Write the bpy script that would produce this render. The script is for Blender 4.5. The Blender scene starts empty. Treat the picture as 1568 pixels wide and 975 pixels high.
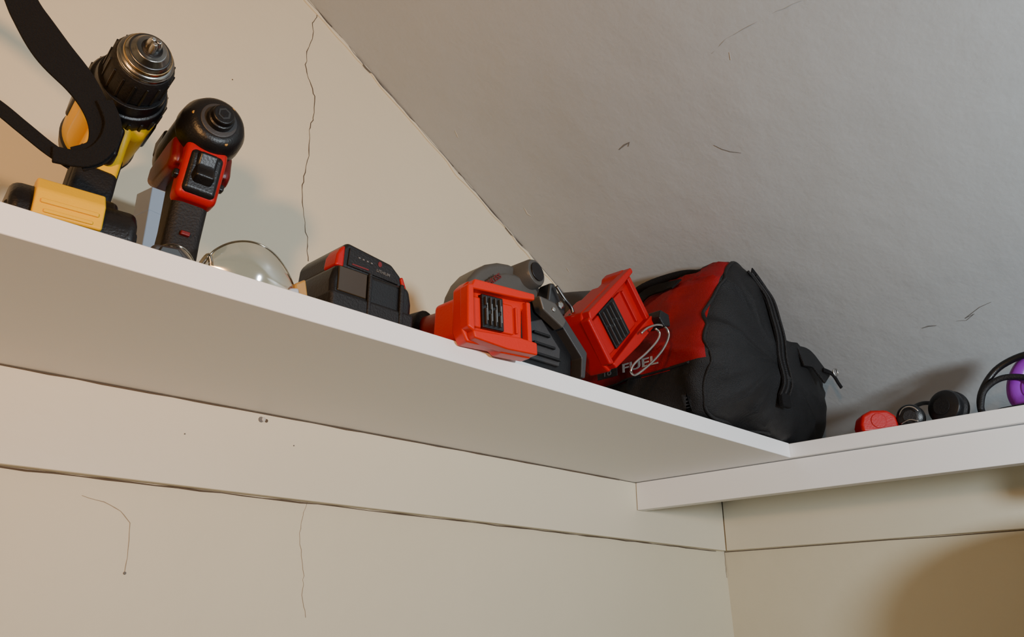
import bpy, bmesh, math, random
from mathutils import Vector, Matrix, noise
from mathutils.bvhtree import BVHTree
random.seed(3)
Z0=1.5
S=bpy.context.scene
col=S.collection

# ---------------------------------------------------------------- materials
def mat(name, rgb, rough=.5, metal=0., bump=0., bscale=200., var=0., vscale=8., rgb2=None, spec=.5, coat=0., detail=4):
    m=bpy.data.materials.new(name); m.use_nodes=True
    nt=m.node_tree; b=nt.nodes['Principled BSDF']
    b.inputs['Base Color'].default_value=(*rgb,1); b.inputs['Roughness'].default_value=rough
    b.inputs['Metallic'].default_value=metal
    b.inputs['Specular IOR Level'].default_value=spec
    b.inputs['Coat Weight'].default_value=coat
    tc=nt.nodes.new('ShaderNodeTexCoord')
    if var>0:
        n=nt.nodes.new('ShaderNodeTexNoise'); n.inputs['Scale'].default_value=vscale; n.inputs['Detail'].default_value=6
        nt.links.new(tc.outputs['Object'],n.inputs['Vector'])
        mx=nt.nodes.new('ShaderNodeMix'); mx.data_type='RGBA'
        mx.inputs[6].default_value=(*rgb,1)
        r2=rgb2 if rgb2 else tuple(c*(1-var) for c in rgb)
        mx.inputs[7].default_value=(*r2,1)
        nt.links.new(n.outputs['Fac'],mx.inputs[0]); nt.links.new(mx.outputs[2],b.inputs['Base Color'])
    if bump>0:
        n=nt.nodes.new('ShaderNodeTexNoise'); n.inputs['Scale'].default_value=bscale; n.inputs['Detail'].default_value=detail
        nt.links.new(tc.outputs['Object'],n.inputs['Vector'])
        bp=nt.nodes.new('ShaderNodeBump'); bp.inputs['Strength'].default_value=bump; bp.inputs['Distance'].default_value=.002
        nt.links.new(n.outputs['Fac'],bp.inputs['Height']); nt.links.new(bp.outputs['Normal'],b.inputs['Normal'])
    return m

def plaster(name, rgb, rgb2, bump=.5, rough=.55):
    m=bpy.data.materials.new(name); m.use_nodes=True
    nt=m.node_tree; b=nt.nodes['Principled BSDF']; b.inputs['Roughness'].default_value=rough
    tc=nt.nodes.new('ShaderNodeTexCoord')
    n=nt.nodes.new('ShaderNodeTexNoise'); n.inputs['Scale'].default_value=3; n.inputs['Detail'].default_value=8
    nt.links.new(tc.outputs['Object'],n.inputs['Vector'])
    mx=nt.nodes.new('ShaderNodeMix'); mx.data_type='RGBA'
    mx.inputs[6].default_value=(*rgb,1); mx.inputs[7].default_value=(*rgb2,1)
    nt.links.new(n.outputs['Fac'],mx.inputs[0]); nt.links.new(mx.outputs[2],b.inputs['Base Color'])
    n1=nt.nodes.new('ShaderNodeTexNoise'); n1.inputs['Scale'].default_value=7; n1.inputs['Detail'].default_value=5
    n2=nt.nodes.new('ShaderNodeTexNoise'); n2.inputs['Scale'].default_value=180; n2.inputs['Detail'].default_value=3
    for k in (n1,n2): nt.links.new(tc.outputs['Object'],k.inputs['Vector'])
    b1=nt.nodes.new('ShaderNodeBump'); b1.inputs['Strength'].default_value=bump; b1.inputs['Distance'].default_value=.01
    b2=nt.nodes.new('ShaderNodeBump'); b2.inputs['Strength'].default_value=bump*.35; b2.inputs['Distance'].default_value=.0015
    nt.links.new(n1.outputs['Fac'],b1.inputs['Height']); nt.links.new(n2.outputs['Fac'],b2.inputs['Height'])
    nt.links.new(b1.outputs['Normal'],b2.inputs['Normal']); nt.links.new(b2.outputs['Normal'],b.inputs['Normal'])
    return m

M=dict(
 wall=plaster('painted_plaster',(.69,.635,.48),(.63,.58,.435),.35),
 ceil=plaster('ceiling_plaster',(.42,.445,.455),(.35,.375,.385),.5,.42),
 trim=mat('trim_paint',(.71,.66,.52),.45,bump=.15,bscale=60,var=.06,vscale=5),
 shelf=mat('shelf_melamine',(.89,.89,.89),.4,bump=.05,bscale=90,var=.03),
 floor=mat('floor_wood',(.12,.08,.045),.5,var=.4,vscale=4),
 crack=mat('crack_dark',(.11,.08,.052),.9,var=.3,vscale=40),
 crackl=mat('crack_light',(.40,.34,.25),.9,var=.3,vscale=40),
 scuff=mat('scuff_grey',(.19,.185,.175),.8,var=.4,vscale=60),
 chip=mat('chip_plaster',(.62,.60,.54),.8,var=.2,vscale=60),
 blk=mat('black_plastic',(.006,.006,.007),.36,bump=.15,bscale=600,spec=.4),
 blkr=mat('black_rubber',(.008,.008,.009),.6,bump=.4,bscale=500,spec=.35),
 dgrey=mat('dark_grey_plastic',(.03,.03,.032),.45,bump=.1,bscale=500),
 grey=mat('tool_grey',(.065,.063,.057),.42,bump=.1,bscale=400,var=.1,vscale=30),
 yel=mat('yellow_plastic',(.78,.45,.0),.42,bump=.1,bscale=400,var=.08,vscale=20,spec=.3),
 ora=mat('red_orange_plastic',(.56,.013,.0),.38,bump=.1,bscale=400,var=.08,vscale=20,spec=.3),
 red=mat('red_plastic',(.38,.005,.005),.38,bump=.1,bscale=400,var=.08,vscale=20,spec=.3),
 redd=mat('dark_red_plastic',(.13,.003,.004),.4,bump=.1,bscale=400,var=.1,vscale=20),
 steel=mat('brushed_steel',(.62,.61,.58),.28,1,bump=.08,bscale=300,var=.15,vscale=80),
 msteel=mat('chuck_steel',(.34,.33,.31),.25,1,bump=.08,bscale=300,var=.2,vscale=80),
 brass=mat('chuck_steel_warm',(.66,.46,.22),.25,1,var=.2,vscale=60),
 dsteel=mat('dark_steel',(.13,.13,.13),.35,1,var=.2,vscale=60),
 fab=mat('black_nylon',(.006,.006,.007),.55,bump=.7,bscale=900,var=.3,vscale=40,spec=.4),
 fabr=mat('red_nylon',(.28,.003,.007),.6,bump=.6,bscale=900,var=.25,vscale=25,spec=.25),
 web=mat('black_webbing',(.005,.005,.006),.85,bump=.8,bscale=700,var=.3,vscale=50,spec=.25),
 wht=mat('white_print',(.33,.32,.31),.5,var=.05),
 gpr=mat('grey_print',(.11,.11,.11),.5,var=.05),
 whb=mat('white_card',(.40,.46,.55),.55,var=.06),
 pur=mat('purple_plastic',(.24,.02,.42),.35,bump=.1,bscale=300,var=.1,vscale=30),
 amber=mat('amber_plastic_glint',(.45,.25,.06),.2,var=.3,vscale=60),  # warm glints on the clear glasses put into this colour; also used for LEDs
 brown=mat('smoked_plastic',(.04,.026,.012),.22,var=.3,vscale=30),
 coat=mat('coat_wool',(.03,.025,.02),.9,bump=.8,bscale=300,var=.3,vscale=15),
)
def clear(name,tint,base,rough=.03,fmin=.05,fmax=.6):
    m=bpy.data.materials.new(name); m.use_nodes=True; nt=m.node_tree
    for n in list(nt.nodes): nt.nodes.remove(n)
    o=nt.nodes.new('ShaderNodeOutputMaterial'); mx=nt.nodes.new('ShaderNodeMixShader')
    t=nt.nodes.new('ShaderNodeBsdfTransparent'); t.inputs[0].default_value=(*tint,1)
    g=nt.nodes.new('ShaderNodeBsdfGlossy'); g.inputs['Color'].default_value=(*base,1); g.inputs['Roughness'].default_value=rough
    lw=nt.nodes.new('ShaderNodeLayerWeight'); lw.inputs[0].default_value=.3
    mp=nt.nodes.new('ShaderNodeMapRange'); mp.inputs[3].default_value=fmin; mp.inputs[4].default_value=fmax
    nt.links.new(lw.outputs['Facing'],mp.inputs[0]); nt.links.new(mp.outputs[0],mx.inputs[0])
    nt.links.new(t.outputs[0],mx.inputs[1]); nt.links.new(g.outputs[0],mx.inputs[2]); nt.links.new(mx.outputs[0],o.inputs[0])
    return m
M['lens']=clear('clear_polycarbonate',(.86,.82,.74),(.95,.95,.93),.10,.16,.8)
M['rim']=clear('clear_rim',(.50,.44,.34),(.9,.88,.8),.12,.30,.9)

# ---------------------------------------------------------------- builders
def mesh(name, verts, faces, m, smooth=False):
    me=bpy.data.meshes.new(name); me.from_pydata([tuple(v) for v in verts],[],faces); me.update()
    bm=bmesh.new(); bm.from_mesh(me); bmesh.ops.recalc_face_normals(bm,faces=bm.faces); bm.to_mesh(me); bm.free()
    if m: me.materials.append(M[m] if isinstance(m,str) else m)
    if smooth:
        for p in me.polygons: p.use_smooth=True
    o=bpy.data.objects.new(name,me); col.objects.link(o); return o
def bev(o,w,seg=3,angle=30):
    if w>0:
        b=o.modifiers.new('bevel','BEVEL'); b.width=w; b.segments=seg; b.limit_method='ANGLE'; b.angle_limit=math.radians(angle); b.harden_normals=True
        for p in o.data.polygons: p.use_smooth=True
    return o
def box(name,a,b,m,bw=.002,seg=3):
    x0,y0,z0=a; x1,y1,z1=b
    v=[(x0,y0,z0),(x1,y0,z0),(x1,y1,z0),(x0,y1,z0),(x0,y0,z1),(x1,y0,z1),(x1,y1,z1),(x0,y1,z1)]
    f=[(0,3,2,1),(4,5,6,7),(0,1,5,4),(1,2,6,5),(2,3,7,6),(3,0,4,7)]
    return bev(mesh(name,v,f,m),bw,seg)
def prism(name,pts,axis,a,b,m,bw=.002,seg=3,taper=1.0):
    n=len(pts); cu=sum(p[0] for p in pts)/n; cv=sum(p[1] for p in pts)/n
    def mk(p,t,s):
        u=cu+(p[0]-cu)*s; v=cv+(p[1]-cv)*s
        return {'x':(t,u,v),'y':(u,t,v),'z':(u,v,t)}[axis]
    v=[mk(p,a,taper) for p in pts]+[mk(p,b,1) for p in pts]
    f=[tuple(range(n)),tuple(range(2*n-1,n-1,-1))]+[(i,(i+1)%n,n+(i+1)%n,n+i) for i in range(n)]
    return bev(mesh(name,v,f,m),bw,seg)
def lathe(name,prof,p0,d,m,seg=40,smooth=True,sy=1.0):
    d=Vector(d).normalized(); q=d.to_track_quat('Z','X'); p0=Vector(p0)
    v=[];f=[];n=len(prof)
    for t,r in prof:
        for k in range(seg):
            a=2*math.pi*k/seg
            v.append(p0+q@Vector((r*math.cos(a),r*sy*math.sin(a),t)))
    for i in range(n-1):
        for k in range(seg):
            f.append((i*seg+k,i*seg+(k+1)%seg,(i+1)*seg+(k+1)%seg,(i+1)*seg+k))
    f.append(tuple(range(seg))); f.append(tuple(range((n-1)*seg,n*seg)))
    o=mesh(name,v,f,m,smooth)
    if smooth: bev(o,.0007,2,35)
    return o
def cr(pts,n,closed=False):
    P=[Vector(p) for p in pts]; out=[]; L=len(P)
    rng=L if closed else L-1
    for i in range(rng):
        if closed: a,b,c,d=P[(i-1)%L],P[i],P[(i+1)%L],P[(i+2)%L]
        else: a,b,c,d=P[max(i-1,0)],P[i],P[i+1],P[min(i+2,L-1)]
        for k in range(n):
            t=k/n
            out.append(.5*((2*b)+(c-a)*t+(2*a-5*b+4*c-d)*t*t+(3*b-a-3*c+d)*t**3))
    if not closed: out.append(P[-1])
    return out
def tube(name,pts,r,m,n=6,closed=False,seg=10,rad=None):
    P=cr(pts,n,closed) if n>1 else [Vector(p) for p in pts]
    L=len(P); v=[];f=[]; up=None
    for i,p in enumerate(P):
        if closed: t=(P[(i+1)%L]-P[(i-1)%L]).normalized()
        else: t=(P[min(i+1,L-1)]-P[max(i-1,0)]).normalized()
        if up is None:
            up=t.orthogonal().normalized()
        up=(up-t*up.dot(t)).normalized(); s=t.cross(up)
        rr=r if rad is None else rad(i/(L-1))
        for k in range(seg):
            a=2*math.pi*k/seg; v.append(p+up*math.cos(a)*rr+s*math.sin(a)*rr)
    for i in range(L if closed else L-1):
        j=(i+1)%L
        for k in range(seg): f.append((i*seg+k,i*seg+(k+1)%seg,j*seg+(k+1)%seg,j*seg+k))
    if not closed: f.append(tuple(range(seg))); f.append(tuple(range((L-1)*seg,L*seg)))
    return mesh(name,v,f,m,True)
def ribbon(name,pts,w,nrm,m,n=8,th=.0015,wf=None):
    P=cr(pts,n) if n>1 else [Vector(p) for p in pts]
    L=len(P); v=[];f=[]
    for i,p in enumerate(P):
        t=(P[min(i+1,L-1)]-P[max(i-1,0)]).normalized()
        N=Vector(nrm(i/(L-1)) if callable(nrm) else nrm).normalized()
        s=t.cross(N).normalized()*(w if wf is None else wf(i/(L-1)))*.5; N=s.cross(t).normalized()*th*.5
        v+= [p-s-N,p+s-N,p+s+N,p-s+N]
    for i in range(L-1):
        for k in range(4): f.append((i*4+k,i*4+(k+1)%4,(i+1)*4+(k+1)%4,(i+1)*4+k))
    f.append((0,1,2,3)); f.append(tuple((L-1)*4+k for k in range(4)))
    o=mesh(name,v,f,m); bev(o,th*.3,2,40); return o
class G:
    def __init__(s,name,org,rz=0,abs_=False):
        s.e=bpy.data.objects.new(name,None); s.e.empty_display_size=.02; col.objects.link(s.e)
        s.e.location=(org[0],org[1],org[2]+Z0); s.e.rotation_euler=(0,0,math.radians(rz)); s.o=Vector(org); s.abs=abs_; s.T=None
    def __call__(s,*objs):
        for o in objs:
            o.parent=s.e
            if s.T is not None and o.type=='MESH': o.data.transform(s.T)
            if s.abs: o.location=o.location-s.o
        return objs[0]
def room(o): o.location.z+=Z0; return o

# ---------------------------------------------------------------- room (z relative to eye level, +Z0)
WY=.90; WX=1.44
def cz(x): return .8657-.5726*(x-.4466)
wall_back=room(box('wall_back',(-.8,WY,-1.5),(1.62,WY+.1,1.3),'wall',0))
wall_right=room(prism('wall_right',[(WX,.40),(WX,.14),(WX+.082,-1.5),(WX+.2,-1.5),(WX+.2,.40)],'y',-1.3,WY,'wall',0))
wall_left=room(box('wall_left',(-.8,-1.3,-1.5),(-.7,WY,1.15),'wall',0))
xf=.4466-(1.1-.8657)/.5726
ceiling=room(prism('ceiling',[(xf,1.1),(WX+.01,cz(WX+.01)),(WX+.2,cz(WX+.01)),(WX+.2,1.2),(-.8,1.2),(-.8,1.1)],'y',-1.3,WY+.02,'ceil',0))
flr=room(box('floor',(-.8,-1.3,-1.56),(1.62,WY+.1,-1.5),'floor',0))
ZS=.240; ZT=.2615
sh1=room(prism('closet_shelf',[(-.699,.562),(1.147,.5885),(1.147,WY-.001),(-.699,WY-.001)],'z',ZS,ZT+.0005,'shelf',.0012))
sh2=room(prism('closet_shelf.001',[(1.1475,-1.2),(1.4385,-1.2),(1.4385,WY-.001),(1.1475,WY-.001)],'z',ZS,ZT,'shelf',.0012))
bm1=room(box('shelf_support_beam',(1.1545,-1.2,.192),(1.1735,.8865,ZS-.0012),'shelf',.001))
t1=room(prism('trim_1',[(-.699,.149),(-.699,ZS-.001),(1.427,ZS-.001),(1.427,.1405)],'y',.888,WY,'trim',.001))
t2=room(box('trim_2',(1.428,-1.2,.141),(WX,.8875,ZS-.001),'trim',.001))

FX=1250.; TH=math.radians(20.8); CT,ST=math.cos(TH),math.sin(TH)
def ray(px,py):
    u=(px-784)/FX; v=(487.5-py)/FX; h=CT-v*ST; z=ST+v*CT
    return Vector((.6934*h+.7206*u,.7206*h-.6934*u,z))
def onY(px,py,y): r=ray(px,py); return r*(y/r.y)
def onC(px,py):
    r=ray(px,py); return r*((.8657+.5726*.4466)/(r.z+.5726*r.x))
def jit(P,a,n):
    out=[]
    for i in range(len(P)-1):
        A,B=Vector(P[i]),Vector(P[i+1])
        for k in range(n):
            q=A.lerp(B,k/n); out.append(q+Vector(((random.random()-.5)*a,0,(random.random()-.5)*a)))
    out.append(Vector(P[-1])); return out
def strip(name,pts,w,nrm,m,parent,a=0,n=1,th=.0006):
    P=jit(pts,a,n) if n>1 else pts
    L=[(.4+random.random()) for _ in range(200)]
    o=ribbon(name,P,w,nrm,m,n=1,th=th,wf=lambda t:w*L[int(t*150)]); o.parent=parent
    return o
NY=(0,-1,0)
cw=[(484,8),(486,22),(478,36),(480,52),(470,80),(468,105),(474,125),(481,148),(480,180),(474,200),(472,240),(466,270),(462,300),(466,340),(471,370),(472,400)]
strip('crack',[onY(x,y,.8997) for x,y in cw],.0010,NY,'crack',wall_back,.003,4)
cw2=[(470,768),(464,790),(459,815),(461,850),(465,880),(463,910),(468,945)]
strip('crack_lower',[onY(x,y,.8997) for x,y in cw2],.0005,NY,'crackl',wall_back,.002,4)
strip('scratch',[onY(x,y,.8997) for x,y in [(125,758),(160,768),(185,782),(199,800),(197,840),(191,875)]],.0006,NY,'crackl',wall_back,.001,3)
for i,(x,y,r) in enumerate([(191,877,.0018),(400,642,.004),(408,644,.0025),(283,664,.0010),(450,682,.0010),(356,122,.0010)]):
    p=onY(x,y,.8997 if y>700 or y<300 else .8877)
    c=lathe('nail_hole_%d'%i,[(0,r),(.0005,r*.7)],p,(0,-1,0),'crack' if i in(2,5) else 'scuff',9); c.parent=wall_back
c=lathe('plaster_chip',[(0,.0035),(.0012,.002)],onY(404,642,.8877),(0.2,-1,0),'chip',7); c.parent=wall_back
CN=Vector((-.5726,0,-1)).normalized()
def cstrip(name,px,w,m,a=0):
    P=[onC(x,y)+CN*.0004 for x,y in px]
    P=jit(P,a,3) if a else P
    o=ribbon(name,P,w,CN,m,n=1,th=.0004,wf=lambda t:w*(.25+.75*math.sin(math.pi*min(max(t,.05),.95)))); o.parent=ceiling
cstrip('scuff_1',[(1093,222),(1105,228),(1118,232),(1135,234)],.0011,'scuff')
cstrip('scuff_2',[(948,229),(956,222),(964,218),(962,224)],.0026,'scuff')
cstrip('scuff_3',[(1465,491),(1480,490),(1492,480),(1478,487),(1500,470),(1518,462)],.0010,'scuff')
cstrip('scuff_4',[(1412,502),(1422,499),(1434,498)],.0025,'scuff')
M['seam']=mat('seam_paint',(.34,.355,.36),.7,var=.1)
cstrip('seam',[(1228,0),(1190,18),(1150,38),(1112,60),(1090,82)],.0005,'seam',.002)
cstrip('chip_1',[(803,318),(808,327),(814,331)],.0022,'chip')
cstrip('chip_2',[(697,200),(700,206),(702,211)],.002,'chip')
cstrip('chip_3',[(1117,80),(1119,92)],.0015,'chip')
cstrip('chip_4',[(868,410),(872,416)],.0022,'chip')
J=[];x=.35
while x<1.02:
    J.append(Vector((x,WY-.002,cz(x)-.001+(random.random()-.5)*.004))); x+=.012
o=ribbon('ceiling_join',J,.0012,NY,'scuff',n=1,th=.003,wf=lambda t:.0003+.0012*abs(math.sin(t*37))*abs(math.sin(t*11+1))); o.parent=ceiling
J=[];x=.40
while x<1.0:
    J.append(Vector((x,WY-.001,cz(x)-.003+(random.random()-.5)*.006))); x+=.02
o=ribbon('ceiling_caulk',J,.003,NY,'wall',n=3,th=.004,wf=lambda t:.002+.006*abs(math.sin(t*23))*abs(math.sin(t*7+1))); o.parent=wall_back
strip('trim_gap',[(x*.1-.69,.8994,.149-.0085*(x*.1+.0)/2.126-.0012) for x in range(0,22)],.0016,NY,'crack',wall_back,.001,4)
strip('shelf_gap',[(x*.1-.69,.8874,ZS-.0012) for x in range(0,19)],.0014,NY,'crack',wall_back,.0008,4)
strip('corner_crack',[Vector((1.4395,.8992,.14-.012*k)) for k in range(0,5)],.0012,NY,'crackl',wall_back,.001,3)
cc=ribbon('trim_gap_right',[(1.4395,.9-.08*k,.1395+(random.random()-.5)*.001) for k in range(0,14)],.0014,(-1,0,0),'crack',n=1,th=.001); cc.parent=wall_right

# ---------------------------------------------------------------- cordless drill
d=G('cordless_drill',(.151,.665,ZT),-5)
bt=[(-.052,0),(-.056,.012),(-.056,.030),(-.048,.041),(-.035,.047),(.045,.047),(.055,.030),(.058,.010),(.055,0)]
d(prism('battery_pack',bt,'x',-.050,.038,'blk',.007,4))
d(prism('battery_shoulder',[(-.046,.036),(-.03,.056),(.045,.056),(.05,.036)],'x',-.034,.026,'blk',.005,4))
d(prism('latch_plate',[(-.0610,.015),(-.0610,.035),(-.052,.0475),(-.040,.0495),(-.040,.015)],'x',-.035,.012,'yel',.002,3))
d(box('latch_recess',(-.028,-.0625,.017),(.005,-.0605,.020),'yel',.001))
d(box('latch_rib',(-.031,-.0628,.024),(.008,-.0600,.0275),'yel',.001))
d(prism('battery_side_grip',[(-.05,.008),(-.05,.026),(.03,.03),(.03,.008)],'x',-.0515,.0395,'blkr',.003,3))
d.T=Matrix.Rotation(math.radians(6),4,'Y')
hp=[(.012,.05),(-.012,.058),(-.010,.075),(-.004,.095),(-.004,.125),(-.012,.140),(.055,.145),(.046,.12),(.040,.09),(.042,.06),(.048,.05)]
d(prism('handle',hp,'x',-.016,.016,'yel',.008,4))
d(prism('handle_grip',[(.002,.052),(.000,.09),(.002,.12),(.056,.13),(.050,.115),(.045,.09),(.050,.052)],'x',-.0175,.0175,'blkr',.007,4))
d(prism('front_grip',[(-.0135,.052),(-.0125,.075),(-.006,.095),(.01,.098),(.01,.052)],'x',-.0165,.0165,'blkr',.006,4))
d(prism('trigger',[(-.004,.098),(-.020,.104),(-.017,.118),(-.020,.132),(-.004,.134)],'x',-.009,.009,'blk',.004,3))
d(lathe('motor_housing',[(0,.018),(.004,.026),(.012,.031),(.05,.0325),(.095,.0325),(.104,.029)],(0,.098,.168),(0,-1,0),'yel',44))
d(prism('gear_housing',[(-.008,.134),(-.010,.160),(.050,.165),(.062,.134)],'x',-.027,.027,'yel',.010,4))
d(lathe('motor_cap',[(0,.014),(.003,.024),(.010,.0305),(.026,.033),(.030,.031)],(0,.104,.168),(0,-1,0),'blk',44))
d(prism('side_badge',[(.05,.160),(.01,.160),(.006,.170),(.006,.180),(.05,.182)],'x',-.0340,.0340,'blk',.003,3))
d(lathe('clutch_ring',[(0,.031),(.003,.0325),(.022,.0325),(.025,.031),(.026,.0285),(.038,.0275)],(0,.002,.168),(0,-1,0),'blk',40))
for k in range(20):
    a=2*math.pi*k/20
    d(box('clutch_rib_%d'%k,(.0325*math.cos(a)-.0012,-.018,.168+.0325*math.sin(a)-.0012),(.0325*math.cos(a)+.0012,-.004,.168+.0325*math.sin(a)+.0012),'blk',.0005,1))
d(lathe('chuck_sleeve',[(0,.0225),(.004,.0245),(.030,.0245),(.035,.0225)],(0,-.034,.168),(0,-1,0),'blkr',40))
for k in range(16):
    a=2*math.pi*k/16
    d(box('sleeve_rib_%d'%k,(.0245*math.cos(a)-.001,-.064,.168+.0245*math.sin(a)-.001),(.0245*math.cos(a)+.001,-.038,.168+.0245*math.sin(a)+.001),'blk',.0004,1))
d(lathe('chuck_ring',[(0,.0215),(.004,.0215),(.006,.020),(.0065,.0185),(.010,.018),(.014,.0145),(.018,.0115),(.0185,.007)],(0,-.068,.168),(0,-1,0),'msteel',40))
d(lathe('chuck_cone_ring',[(0,.0220),(.003,.0218),(.0035,.0205)],(0,-.0690,.168),(0,-1,0),'msteel',40))
d(lathe('chuck_band',[(0,.0190),(.0025,.0186)],(0,-.0755,.168),(0,-1,0),'brass',40))
d(lathe('chuck_groove',[(0,.0166),(.0012,.0158)],(0,-.0805,.168),(0,-1,0),'dsteel',40))
d(lathe('chuck_mouth',[(0,.0082),(.001,.0082)],(0,-.0860,.168),(0,-1,0),'blk',24))
for k in range(3):
    a=2*math.pi*k/3+.5
    d(lathe('chuck_jaw_%d'%k,[(0,.0034),(.011,.0028),(.015,.0018)],(.0042*math.cos(a),-.082,.168+.0042*math.sin(a)),(-.12*math.cos(a),-1,-.12*math.sin(a)),'steel',12))
d(prism('belt_hook',[(0,.060),(.012,.060),(.012,.05),(.02,.05)],'x',.018,.026,'dsteel',.002))

# webbing strap draped over the drill
st=G('webbing_strap',(.10,.61,.38),0,True)
sp=[(-.06,.897,.60),(-.02,.74,.55),(.024,.63,.478),(.0580,.582,.434),(.076,.577,.410),(.095,.575,.388),(.116,.575,.372),(.130,.575,.356),(.138,.576,.340),(.138,.577,.324),(.126,.579,.313)]
st(ribbon('strap_main',sp,.019,lambda t:(0,-1,.0) if t>.3 else (0.2,-1,-.4),'web',8,.002,wf=lambda t:.019+.010*math.exp(-((t-.50)/.14)**2)))
sp2=[(-.03,.66,.37),(.03,.61,.352),(.054,.59,.343),(.072,.585,.335),(.090,.583,.325),(.108,.581,.315),(.124,.580,.309)]
st(ribbon('strap_tail',sp2,.0105,(0,-1,0),'web',8,.002))
st(ribbon('strap_fold',[(.134,.573,.364),(.143,.573,.347),(.141,.574,.328),(.130,.576,.314),(.110,.578,.310)],.013,(.1,-1,.1),'web',8,.003))
st(lathe('wall_anchor',[(0,.012),(.003,.012),(.004,.005),(.014,.005),(.015,.009),(.018,.009)],(-.06,.899,.60),(0,-1,0),'steel',20))

# ---------------------------------------------------------------- impact driver
i_=G('impact_driver',(.2305,.660,ZT),-5)
hz=.151
i_(prism('battery_base',[(-.020,0),(-.022,.012),(.026,.014),(.028,.0)],'x',-.018,.018,'blk',.004,4))
i_.T=Matrix.Rotation(math.radians(3),4,'Y')
i_(prism('handle',[(-.018,.002),(-.020,.02),(-.017,.05),(-.020,.085),(-.030,.118),(.032,.130),(.024,.10),(.018,.06),(.022,.02),(.024,.002)],'x',-.0155,.0155,'blkr',.008,4))
i_(lathe('motor_housing',[(0,.014),(.003,.021),(.012,.0265),(.03,.028),(.075,.028),(.082,.0275)],(0,.062,hz),(0,-1,0),'blk',44))
i_(prism('red_shroud',[(.055,.123),(.052,.141),(.0,.144),(-.022,.141),(-.024,.129),(-.028,.115),(-.020,.106),(.028,.109),(.04,.116)],'x',-.0265,.0265,'redd',.009,4))
i_(prism('red_trigger_frame',[(-.030,.080),(-.033,.094),(-.039,.121),(-.037,.134),(-.01,.134),(-.008,.080)],'x',-.0178,.0178,'red',.006,4))
i_(prism('trigger_recess',[(-.035,.085),(-.0410,.121),(-.030,.128),(-.025,.083)],'x',-.0140,.0140,'blk',.004,4))
i_(prism('trigger',[(-.032,.091),(-.046,.096),(-.041,.107),(-.046,.119),(-.032,.123)],'x',-.0085,.0085,'blk',.003,3))
i_(prism('direction_switch',[(-.028,.098),(-.028,.105),(-.02,.105),(-.02,.098)],'x',-.022,.022,'blk',.002,2))
i_(lathe('gear_nose',[(0,.028),(.004,.029),(.016,.028),(.024,.0245),(.028,.0205),(.029,.0165)],(0,-.020,hz),(0,-1,0),'blk',44))
i_(lathe('nose_ring',[(0,.0165),(.004,.016),(.0045,.0135)],(0,-.046,hz),(0,-1,0),'dgrey',40))
i_(lathe('collet',[(0,.0115),(.008,.0115),(.009,.0095),(.013,.0095),(.014,.0085)],(0,-.048,hz),(0,-1,0),'blk',32))
i_(lathe('hex_socket',[(0,.0058),(.0006,.0058)],(0,-.062,hz),(0,-1,0),'dsteel',6,False))
i_(lathe('hex_hole',[(0,.0038),(.0006,.0038)],(0,-.0625,hz),(0,-1,0),'blk',6,False))
for a in (60,180,300):
    r=math.radians(a); i_(lathe('led_%d'%a,[(0,.0022),(.002,.0018)],(.0205*math.cos(r),-.0455,hz+.0205*math.sin(r)),(0,-1,0),'amber',12))
i_(prism('vent_panel',[(.05,.149),(.02,.149),(.02,.167),(.05,.167)],'x',-.0275,.0275,'dgrey',.003))
i_(box('handle_badge',(-.004,-.0205,.050),(.004,-.016,.054),'redd',.001))

cb=G('white_carton',(.268,.835,ZT),12)
cb(box('carton',(-.017,-.014,0),(.017,.014,.176),'whb',.0012))
cb(box('lid_flap',(-.0175,-.0145,.152),(.0175,.0145,.180),'whb',.001))
cb(box('label',(-.012,-.0150,.03),(.012,-.0140,.10),'wht',.0003))

# ---------------------------------------------------------------- safety glasses
sg=G('safety_glasses',(.262,.615,ZT),0,True)
def lens(name,x0,x1,y,bow,zb,zt,skew,m='lens'):
    v=[];f=[];NA,NB=32,12
    for i in range(NA+1):
        a=i/NA; e=math.sin(math.pi*a)**.42 if 0<i<NA else 0
        xx=x0+(x1-x0)*a
        top=zb+(zt-zb)*e*(1-skew*(a-.3)); bot=zb+(1-e)*(.008)
        for j in range(NB+1):
            b=j/NB; zz=bot+(max(top,bot+.0005)-bot)*b
            yy=y-bow*math.sin(math.pi*a)-.005*math.sin(math.pi*b)+.004*b
            v.append((xx,yy,zz))
    for i in range(NA):
        for j in range(NB):
            k=i*(NB+1)+j; f.append((k,k+1,k+NB+2,k+NB+1))
    o=mesh(name,v,f,m,True)
    rim=tube(name+'_rim',[v[i*(NB+1)+NB] for i in range(0,NA+1,2)],.0009,'rim',3,False,8)
    rim2=tube(name+'_rim_low',[v[i*(NB+1)] for i in range(0,NA+1,2)],.0009,'rim',3,False,8)
    return o,rim,rim2
sg(*lens('lens_1',.236,.324,.604,.018,ZT+.001,ZT+.042,.50))
sg(*lens('lens_2',.196,.242,.620,.012,ZT+.001,ZT+.027,.3))
sg(tube('nose_bridge',[(.232,.606,ZT+.006),(.238,.600,ZT+.020),(.243,.602,ZT+.006)],.0020,'rim',8))
sg(tube('temple_1',[(.318,.603,ZT+.014),(.324,.620,ZT+.014),(.322,.68,ZT+.012),(.316,.73,ZT+.008),(.312,.76,ZT+.004)],.0030,'amber',8))
sg(tube('temple_2',[(.198,.618,ZT+.010),(.198,.64,ZT+.009),(.198,.69,ZT+.008),(.200,.74,ZT+.005)],.0028,'dgrey',8))
sg(prism('hinge_1',[(.314,.001),(.312,.015),(.322,.022),(.327,.001)],'y',.592,.606,'amber',.002)).location.z+=ZT  # amber colour paints the gold glint low on the frame
sg(prism('hinge_block',[(.304,.001),(.306,.008),(.314,.010),(.316,.001)],'y',.588,.595,'whb',.002)).location.z+=ZT
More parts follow.
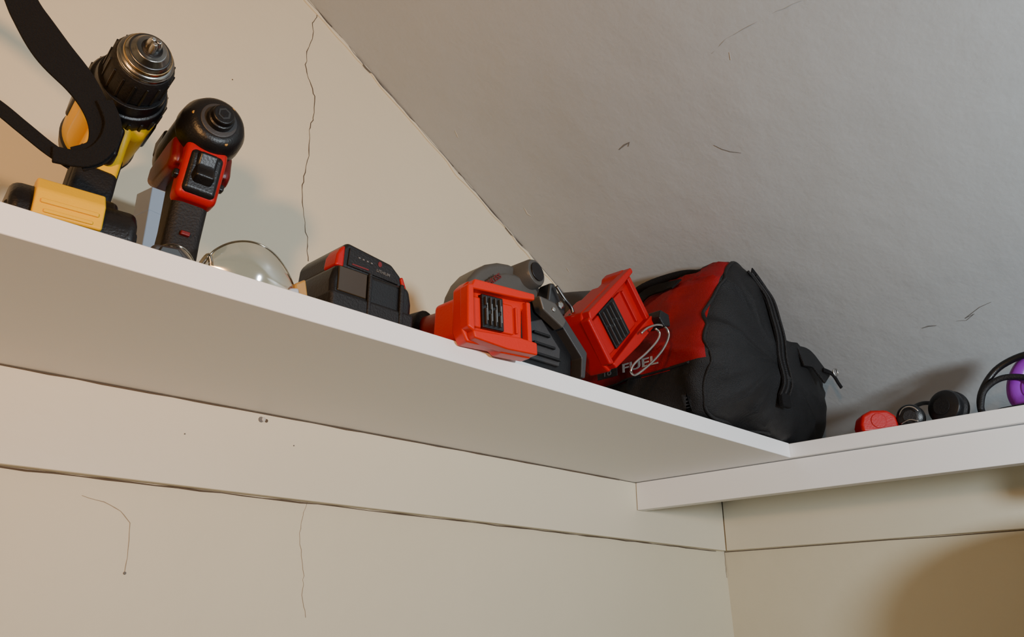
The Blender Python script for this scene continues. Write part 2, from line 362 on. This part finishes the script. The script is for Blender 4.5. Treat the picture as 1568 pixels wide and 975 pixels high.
sg(prism('side_piece',[(.188,.001),(.192,.012),(.212,.015),(.230,.001)],'y',.590,.599,'dgrey',.003)).location.z+=ZT
sg(prism('side_vent',[(.194,.0025),(.197,.0105),(.209,.012),(.218,.003)],'y',.588,.592,'dsteel',.001)).location.z+=ZT

# ---------------------------------------------------------------- battery pack
bp=G('battery_pack',(.391,.632,ZT),2)
bp.T=Matrix.Scale(.78,4,(1,0,0))
bp(prism('body',[(-.058,.001),(-.059,.03),(-.054,.047),(.054,.047),(.059,.03),(.058,.001)],'y',-.040,.040,'blk',.006,4))
bp(prism('body_lower',[(-.0595,.0),(-.0605,.020),(.0605,.020),(.0595,.0)],'y',-.042,.042,'blkr',.004,4))
bp(box('smoked_panel',(-.052,-.0415,.020),(-.012,-.0395,.044),'brown',.002))
bp(box('front_rib',(-.011,-.0435,.004),(-.006,-.0395,.046),'blkr',.0015))
bp(box('front_rib_2',(.036,-.0435,.004),(.042,-.0395,.046),'blkr',.0015))
bp(prism('slide_top',[(-.048,.046),(-.046,.064),(-.036,.074),(.030,.068),(.046,.058),(.050,.046)],'y',-.034,.036,'blk',.004,4))
bp(prism('label_panel',[(-.036,.050),(-.034,.0685),(.030,.0635),(.040,.048)],'y',-.0355,-.033,'blkr',.001,2))
bp(prism('latch',[(-.053,.046),(-.051,.058),(-.046,.066),(-.040,.069),(-.041,.046)],'y',-.036,-.015,'red',.003,3))
bp(prism('latch_2',[(.046,.046),(.042,.056),(.046,.058),(.053,.046)],'y',-.036,-.015,'red',.002,3))
for k in range(4): bp(box('charge_led_%d'%k,(-.022+.006*k,-.0362,.0600-.0003*k),(-.019+.006*k,-.0354,.0615-.0003*k),'gpr',.0002,1))
def text(name,body,size,loc,rot,m,ext=.0003):
    c=bpy.data.curves.new(name,'FONT'); c.body=body; c.size=size; c.extrude=ext; c.offset=size*.01
    c.materials.append(M[m]); o=bpy.data.objects.new(name,c); col.objects.link(o); o.location=loc; o.rotation_euler=[math.radians(a) for a in rot]; return o
bp(text('label_text','LITHIUM',.0042,(.004,-.0358,.0535),(90,3,0),'gpr'))
bp(lathe('label_dot',[(0,.0030),(.0006,.0028)],(.010,-.0355,.0620),(0,-1,0),'redd',18))
bp(box('label_stripe',(-.03,-.0360,.0515),(-.006,-.0353,.0530),'redd',.0002,1))

# ---------------------------------------------------------------- tool feet (slide-on battery sockets)
def foot(g,M4,mm,L=.112,H=.072,D=.03):
    parts=[]
    h=H/2;l=L/2
    out=[(-l+.006,-h),(-l,-h+.012),(-l+.002,h-.008),(-l+.010,h),(-.01,h),(l*.35,h),(l*.42,h-.004),(l*.70,h-.004),(l*.78,h),(l,h),(l,h-.016),(l-.010,h-.018),(l-.012,-h+.016),(l,-h+.014),(l,-h-.004),(l*.1,-h-.004),(l*.0,-h)]
    parts.append(prism('foot_shell',out,'y',0,D,mm,.003,3))
    parts.append(prism('foot_rim_top',[(-l+.004,h-.012),(-l+.010,h-.001),(l,h-.001),(l,h-.008),(l*.55,h-.010)],'y',-.010,.004,mm,.002,3))
    parts.append(prism('foot_rim_bottom',[(-l+.008,-h+.002),(-l+.006,-h+.010),(l*.5,-h+.012),(l,-h+.010),(l,-h-.003),(l*.1,-h-.003)],'y',-.010,.004,mm,.002,3))
    parts.append(prism('foot_rim_end',[(-l,-h+.012),(-l+.001,h-.008),(-l+.009,h-.006),(-l+.009,-h+.008)],'y',-.010,.004,mm,.0025,3))
    parts.append(prism('foot_tab',[(l*.80,h-.010),(l*.80,-h+.010),(l*.93,-h+.010),(l*.93,h-.010)],'y',-.006,.004,mm,.0015,3))
    parts.append(box('foot_step',(-l+.012,-.0025,-h+.016),(l*.45,.002,h-.016),mm,.002))
    parts.append(box('foot_ridge',(l*.5,-.0035,-h+.018),(l*.56,.002,h-.018),mm,.001))
    parts.append(box('terminal_block',(-l*.52,-.0055,-h+.016),(l*.10,.002,h-.013),'blk',.0012))
    for k in range(4):
        x=-l*.46+k*l*.135
        parts.append(box('terminal_fin_%d'%k,(x,-.0085,-h+.019),(x+.0018,-.005,-.001 if k%2 else .004),'dgrey',.0004,1))
        parts.append(box('terminal_fin_b_%d'%k,(x,-.0085,.003 if k%2 else .007),(x+.0018,-.005,h-.016),'dgrey',.0004,1))
        parts.append(box('terminal_contact_%d'%k,(x+.0030,-.0068,-h+.024),(x+.0038,-.0052,h-.022),'steel',.0002,1))
    for p in parts:
        p.data.transform(M4); g(p)
def MX(loc,ry=0,rz=0,rx=0):
    return Matrix.Translation(loc)@Matrix.Rotation(math.radians(rz),4,'Z')@Matrix.Rotation(math.radians(ry),4,'Y')@Matrix.Rotation(math.radians(rx),4,'X')

cs=G('circular_saw',(.60,.66,ZT),0,True)
foot(cs,MX((.517,.559,.2905),-3,-4),'ora',.088,.064,.017)
cs(prism('handle_neck',[(.486,.268),(.488,.314),(.546,.318),(.550,.268)],'y',.574,.625,'ora',.006,4))
cs(tube('rear_handle',[(.52,.62,.298),(.50,.68,.292),(.47,.75,.290),(.44,.80,.288)],.021,'redd',8,seg=20))
cs(tube('handle_grip',[(.505,.655,.298),(.485,.71,.294),(.46,.77,.292)],.0225,'blkr',8,seg=20))
cs(lathe('motor_housing',[(0,.03),(.01,.037),(.06,.038),(.075,.03)],(.55,.78,.305),(1,-.1,.0),'redd',36))
g=[]
cx_,cz_=.618,.328
for k in range(0,15):
    a=math.radians(188-k*13.5); g.append((cx_+.079*math.cos(a),cz_+.079*math.sin(a)))
g+= [(.69,.315),(.60,.300),(.55,.30)]
cs(prism('blade_guard',g,'y',.640,.680,'grey',.009,4))
g2=[(cx_+(x-cx_)*.8,cz_+(z-cz_)*.8) for x,z in g]
cs(prism('guard_step',g2,'y',.632,.66,'grey',.004,3))
cs(text('guard_text','BRUSHLESS',.009,(.556,.6305,.350),(90,-40,0),'redd'))
cs(lathe('dust_port',[(0,.019),(.03,.018),(.034,.016)],(.634,.655,.394),(.15,-1,.1),'grey',32))
cs(lathe('dust_port_hole',[(0,.012),(.001,.012)],(.639,.6205,.3978),(.15,-1,.1),'blk',28))
cs.T=Matrix.Translation((-.010,0,-.003))
cs(prism('depth_lever',[(.655,.350),(.662,.388),(.670,.390),(.680,.372),(.690,.366),(.688,.352),(.676,.350)],'y',.612,.632,'dsteel',.003,3))
cs(tube('lever_wire',[(.668,.608,.384),(.680,.606,.370),(.692,.606,.362),(.695,.606,.350),(.688,.607,.352)],.0022,'dsteel',6))
cs(lathe('lever_bolt',[(0,.005),(.004,.005),(.005,.003)],(.676,.612,.362),(0,-1,0),'steel',6,False))
cs(prism('lower_housing',[(.565,.2655),(.572,.335),(.606,.346),(.632,.342),(.676,.296),(.674,.2655)],'y',.592,.68,'blk',.004,3))
cs(prism('shoe_plate',[(.610,.3475),(.636,.346),(.688,.298),(.683,.267),(.676,.267),(.678,.290),(.632,.334),(.614,.336)],'y',.580,.597,'dgrey',.0015,2))
cs(prism('shoe_flange',[(.606,.345),(.632,.343),(.650,.326),(.644,.316),(.612,.330)],'y',.576,.590,'grey',.002,2))
cs(lathe('shoe_rivet',[(0,.003),(.0015,.0025)],(.628,.576,.334),(0,-1,0),'steel',14))
cs(prism('blade_slot',[(.600,.275),(.604,.318),(.622,.325),(.652,.296),(.650,.275)],'y',.588,.594,'dgrey',.002,2))
for k in range(3): cs(box('housing_rib_%d'%k,(.606,.584,.280+.012*k),(.648-.008*k,.590,.283+.012*k),'blk',.0008,1))

rs=G('reciprocating_saw',(.76,.68,ZT),0,True)
foot(rs,MX((.747,.590,.357),-43,4,0),'red',.138,.080)
rs(prism('handle_neck',[(-.045,-.03),(-.045,.03),(.04,.03),(.04,-.03)],'y',.0,.05,'red',.01,4)).data.transform(MX((.749,.612,.357),-43,4))
rs(tube('handle',[(.752,.63,.355),(.765,.70,.350),(.775,.78,.345)],.030,'redd',8,seg=24))
rs(tube('body',[(.740,.80,.398),(.76,.77,.405),(.80,.73,.415),(.835,.70,.420)],.032,'dgrey',8,seg=24))
rs(tube('body_band',[(.745,.793,.400),(.757,.776,.404)],.0335,'redd',4,seg=24))
rs(lathe('nose_collar',[(0,.030),(.015,.026),(.025,.018)],(.835,.70,.420),(.8,-.4,.1),'blkr',28))
rs(prism('support_block',[(.73,.2625),(.73,.30),(.80,.30),(.80,.2625)],'y',.66,.80,'blkr',.008,3))
hp_=[(982,510),(992,502),(1008,497),(1020,502),(1024,514),(1017,532),(1003,550),(985,566),(972,574),(966,568),(972,556),(990,540),(1006,522),(1010,510),(1004,503)]
rs(tube('wire_belt_hook',[onY(x,y,.575-(.006 if k>8 else 0)) for k,(x,y) in enumerate(hp_)],.0015,'steel',6))
rs(prism('hook_clip',[(.812,.372),(.816,.384),(.834,.382),(.836,.366),(.822,.362)],'y',.572,.60,'blk',.002))

# ---------------------------------------------------------------- tool bag
prof=[(.93,.2625),(.905,.285),(.896,.33),(.898,.375),(.920,.422),(.955,.472),(.988,.508),(1.016,.519),(1.046,.507),(1.075,.486),(1.097,.450),(1.125,.424),(1.170,.424),(1.218,.410),(1.258,.375),(1.282,.335),(1.286,.300),(1.260,.268),(1.20,.2625),(1.14,.2625),(1.07,.2625),(1.0,.2625)]
loop=cr([(p[0],0,p[1]) for p in prof],8,True); NL=len(loop)
cxx,czz=1.066,.36
stn=[(.5455,.02),(.546,.2),(.547,.4),(.549,.6),(.553,.76),(.559,.88),(.567,.955),(.576,.99),(.586,1.0)]
y=.60
while y<.84: stn.append((y,1.0-.03*((y-.6)/.24)**2)); y+=.010
stn+=[(.848,.965),(.858,.93),(.866,.85),(.872,.7),(.876,.4),(.878,.02)]
bv=[];bf=[]
def ridge(a,b): return 1-abs(noise.noise(Vector((a,b,.3))))*2
for (yy,s) in stn:
    sag=-.03*max(0,(yy-.66)/.2)**1.5
    for q in loop:
        x=cxx+(q.x-cxx)*s; z=czz+(q.z-czz)*s
        z+= sag*max(0,(z-.30)/.2)
        if yy<.6:
            hh=min(1,max(0,(z-.262)/.07)); yb=yy+(1-hh)*.028
            yb+=.008*max(0,(x-1.12)/.13)
        else: yb=yy
        p=Vector((x,yb,z))
        n=noise.noise(p*11)*.009+noise.noise(p*26+Vector((3,1,0)))*.004
        n+=(ridge(p.x*10+p.z*26,p.y*12+p.z*5)**3)*.009-.003
        dirv=Vector((x-cxx,(yb-.70)*.9,z-czz)).normalized()
        p2=p+dirv*n
        p2.z=max(p2.z,.2622); p2.z=min(p2.z,cz(p2.x)-.006)
        bv.append(p2)
for i in range(len(stn)-1):
    for k in range(NL): bf.append((i*NL+k,i*NL+(k+1)%NL,(i+1)*NL+(k+1)%NL,(i+1)*NL+k))
bf.append(tuple(range(NL))); bf.append(tuple(range((len(stn)-1)*NL,len(stn)*NL)))
bag=G('tool_bag',(1.055,.71,ZT),0,True)
body=mesh('bag_body',bv,bf,'fab',True); body.data.materials.append(M['fabr'])
bvh=BVHTree.FromObject(body,bpy.context.evaluated_depsgraph_get())
for p in body.data.polygons:
    c=p.center
    if c.z>.333 and c.y>.566 and c.z<.506+.02*(c.y<.62) and c.x<1.0 and p.normal.x<-.1: p.material_index=1
bag(body)
def snapY(x,z,off=.001):
    h=bvh.ray_cast(Vector((x,.3,z)),Vector((0,1,0)))
    return (h[0]+h[1]*off) if h[0] else Vector((x,.58,z))
def snapX(y,z,off=.001):
    h=bvh.ray_cast(Vector((.5,y,z)),Vector((1,0,0)))
    return (h[0]+(h[1] if h[1].x<0 else -h[1])*off) if h[0] else Vector((.9,y,z))
pip=[]
for k in range(0,NL,2):
    q=loop[k]; s=.955
    if q.x>1.10: continue
    v=Vector((cxx+(q.x-cxx)*s,0,czz+(q.z-czz)*s)); h=bvh.ray_cast(Vector((v.x,.3,v.z)),Vector((0,1,0)))
    if h[0]: pip.append((q.x,q.z,h[0]))
lo=[p for p in pip if p[1]<.266]; lo.sort(key=lambda p:-p[0]); hi=[p for p in pip if p[1]>=.266]
bag(tube('end_piping',[p[2] for p in lo]+[p[2] for p in hi],.0028,'fab',3,False,8))
zx=[(1.030,.494),(1.050,.483),(1.064,.462),(1.070,.43),(1.073,.40),(1.076,.37),(1.078,.335),(1.078,.315)]
zp=[snapY(x,z,.002) for x,z in zx]
bag(ribbon('zipper_tape',zp,.026,(0,-1,0),'web',6,.002))
bag(tube('zipper_edge_1',[p+Vector((-.011,-.002,0)) for p in zp],.002,'fab',6))
bag(tube('zipper_edge_2',[p+Vector((.011,-.002,0)) for p in zp],.002,'fab',6))
zz=cr([p+Vector((0,-.0018,0)) for p in zp],14)
tv=[]
for k,p in enumerate(zz):
    tv.append(box('zip_tooth',(p.x-.0022,p.y-.0008,p.z-.0006),(p.x+.0022,p.y+.0008,p.z+.0006),'dgrey',0))
bpy.ops.object.select_all(action='DESELECT')
for o in tv: o.select_set(True)
bpy.context.view_layer.objects.active=tv[0]; bpy.ops.object.join(); tv[0].name='zipper_teeth'; bag(tv[0])
e=zp[-1]
bag(box('zip_end_tab',(e.x-.012,e.y-.006,e.z-.016),(e.x+.012,e.y+.002,e.z+.004),'web',.002))
bag(ribbon('flap',[snapY(1.14,.390,.002),snapY(1.17,.392,.006),Vector((1.188,.545,.378)),Vector((1.200,.540,.362))],.034,(0,-1,.2),'fab',6,.004))
bag(ribbon('pull_tab',[Vector((1.190,.540,.376)),Vector((1.203,.532,.370)),Vector((1.212,.528,.356)),Vector((1.216,.526,.349))],.008,(0,-1,.2),'web',6,.003))
bag(tube('pull_ring',[Vector((1.203,.530,.375)),Vector((1.210,.528,.379)),Vector((1.214,.528,.372)),Vector((1.207,.529,.367))],.0012,'steel',5,True))
hs=[snapX(.63,.475,.004),snapX(.66,.482,.010),snapX(.70,.480,.012),snapX(.725,.455,.006),snapX(.735,.42,.003),snapX(.74,.38,.003)]
bag(ribbon('handle_strap',hs,.020,(-1,-.2,.5),'web',8,.003))
bag(tube('top_handle',[Vector((1.0,.61,.500)),Vector((.993,.65,.513)),Vector((.986,.72,.511)),Vector((.980,.77,.487))],.006,'web',8,seg=14))
bag(tube('side_seam',[snapX(.585+.022*k,.333,.0008) for k in range(12)],.0018,'fab',4))
tx=text('side_text','FUEL',.018,(0,0,0),(90,0,-90),'wht',.0004)
px=min(snapX(yy,zz2).x for yy in(.61,.65,.69) for zz2 in(.342,.36))
tx.location=(px-.0012,.700,.343); tx.scale=(1.65,1,1); bag(tx)
tb=box('side_badge',(px-.0016,.708,.341),(px-.0004,.745,.360),'fab',.0003); bag(tb)
tx2=text('badge_text','18',.017,(px-.002,.735,.344),(90,0,-90),'gpr',.0002); bag(tx2)

# ---------------------------------------------------------------- small things on the right shelf
tm=G('tape_measure',(1.186,.470,ZT),-50)
tm(prism('case',[(-.026,0),(-.028,.012),(-.024,.026),(-.010,.033),(.012,.033),(.024,.024),(.026,.010),(.026,0)],'y',-.017,.017,'red',.005,4))
tm(lathe('side_disc',[(0,.011),(.0015,.0105)],(-.002,-.0165,.017),(0,-1,0),'red',24))
tm(box('mouth',(.024,-.008,.002),(.030,.008,.009),'blk',.001))
em=G('earmuffs',(1.20,.40,ZT),0,True)
def cup(n,c,dr,r):
    em(lathe('cup_'+n,[(0,r*.35),(.001,r*.70),(.004,r*.93),(.008,r),(.014,r*.98),(.016,r*.9)],c,dr,'blk',36))
    em(lathe('cup_badge_'+n,[(0,r*.5),(.001,r*.48)],Vector(c)-Vector(dr).normalized()*.0006,dr,'blkr',36))
    em(lathe('cushion_'+n,[(0,r*.90),(.004,r*1.03),(.010,r*1.02),(.013,r*.85)],Vector(c)+Vector(dr).normalized()*.015,dr,'blkr',36))
cup('1',(1.188,.423,ZT+.019),(.9,.25,.1),.0185)
cup('2',(1.190,.380,ZT+.0265),(.95,-.25,-.1),.0250)
em(tube('headband',[(1.20,.421,ZT+.034),(1.235,.419,ZT+.046),(1.26,.405,ZT+.050),(1.235,.385,ZT+.054),(1.20,.376,ZT+.046)],.003,'blkr',8))
em(tube('chrome_rim',[(1.1875-.0035*math.sin(a),.423-.0003+.0140*math.cos(a),ZT+.0185+.0140*math.sin(a)) for a in [i*math.pi/8 for i in range(-1,8)]],.0009,'steel',2,False,8))
em(tube('chrome_bar',[(1.1865,.436,ZT+.010),(1.185,.423,ZT+.014),(1.1865,.412,ZT+.010)],.0009,'steel',5))
pg=G('purple_goggles',(1.22,.29,ZT),0,True)
pg.T=Matrix.Translation((0,-.014,.003))
pg(tube('frame',[(1.195,.345,ZT+.003),(1.190,.320,ZT+.003),(1.188,.27,ZT+.006),(1.192,.235,ZT+.022),(1.205,.235,ZT+.055),(1.215,.275,ZT+.078),(1.215,.320,ZT+.068),(1.205,.345,ZT+.035)],.0046,'blk',8,True,14))
pg(tube('purple_shell',[(1.215,.302,ZT+.016),(1.210,.275,ZT+.012),(1.210,.24,ZT+.020),(1.220,.24,ZT+.052),(1.228,.265,ZT+.074),(1.228,.292,ZT+.066),(1.222,.306,ZT+.040)],.012,'pur',8,True,16))
pg(tube('strap',[(1.196,.348,ZT+.010),(1.20,.34,ZT+.036),(1.205,.318,ZT+.050),(1.208,.29,ZT+.046),(1.206,.265,ZT+.03)],.004,'blkr',8))
for o in lens('goggle_lens',1.205,1.225,.29,.01,ZT+.01,ZT+.05,.2): pg(o)

# ---------------------------------------------------------------- unseen coat on a rod, inferred and added to shade the lower right wall
XC=1.285
hc=G('added_coat',(XC,.17,.10),0,True)
secs=[(.150,.02,.022),(.135,.08,.05),(.100,.125,.072),(.04,.145,.085),(-.15,.142,.085),(-.4,.142,.09),(-.72,.146,.10),(-.74,.138,.095)]
v=[];f=[];NS=40
for z,wx,wy in secs:
    for k in range(NS):
        a=2*math.pi*k/NS; wob=1+.04*math.sin(7*a+z*5)*(z<.05)
        c_,s_=math.cos(a),math.sin(a)
        v.append((XC+wx*wob*math.copysign(abs(c_)**.8,c_),.16+wy*wob*math.copysign(abs(s_)**.8,s_),z))
for i in range(len(secs)-1):
    for k in range(NS): f.append((i*NS+k,i*NS+(k+1)%NS,(i+1)*NS+(k+1)%NS,(i+1)*NS+k))
f.append(tuple(range(NS))); f.append(tuple(range((len(secs)-1)*NS,len(secs)*NS)))
o=mesh('coat_body',v,f,'coat',True); sb=o.modifiers.new('s','SUBSURF'); sb.levels=1; sb.render_levels=1; hc(o)
hc(tube('hanger_hook',[(XC,.16,.13),(XC,.16,.165),(XC+.020,.16,.190),(XC,.16,.207),(XC-.018,.16,.192)],.0018,'steel',8))
rod=room(lathe('closet_rod',[(0,.0125),(1.40,.0125)],(XC,-1.2,.188),(0,1,0),'steel',28))
rb=box('rod_bracket',(XC-.015,.185,.174),(XC+.015,.190,ZS-.001),'steel',.001); rb.parent=rod

# ---------------------------------------------------------------- lights
def area(name,loc,target,size,power,colr,spread=180):
    l=bpy.data.lights.new(name,'AREA'); l.shape='DISK'; l.size=size; l.energy=power; l.color=colr; l.spread=math.radians(spread)
    o=bpy.data.objects.new(name,l); col.objects.link(o); o.location=(loc[0],loc[1],loc[2]+Z0)
    dv=Vector(target)-Vector(loc); o.rotation_euler=dv.to_track_quat('-Z','Y').to_euler(); return o
area('warm_lamp',(-.45,-.25,.15),(.20,.9,.60),.08,5.6,(1.0,.50,.18),115)
area('cool_lamp',(.55,-.75,.145),(1.25,.4,.38),.15,19.0,(.84,.93,1.0))
w=bpy.data.worlds.new('world'); S.world=w; w.use_nodes=True
w.node_tree.nodes['Background'].inputs[0].default_value=(1,.9,.75,1); w.node_tree.nodes['Background'].inputs[1].default_value=.035

cam=bpy.data.cameras.new('camera'); co=bpy.data.objects.new('camera',cam); col.objects.link(co)
cam.sensor_width=36; cam.lens=36*1250/1568; cam.clip_start=.01
co.location=(0,0,Z0); co.rotation_euler=(math.radians(110.8),0,math.radians(-43.9))
S.camera=co
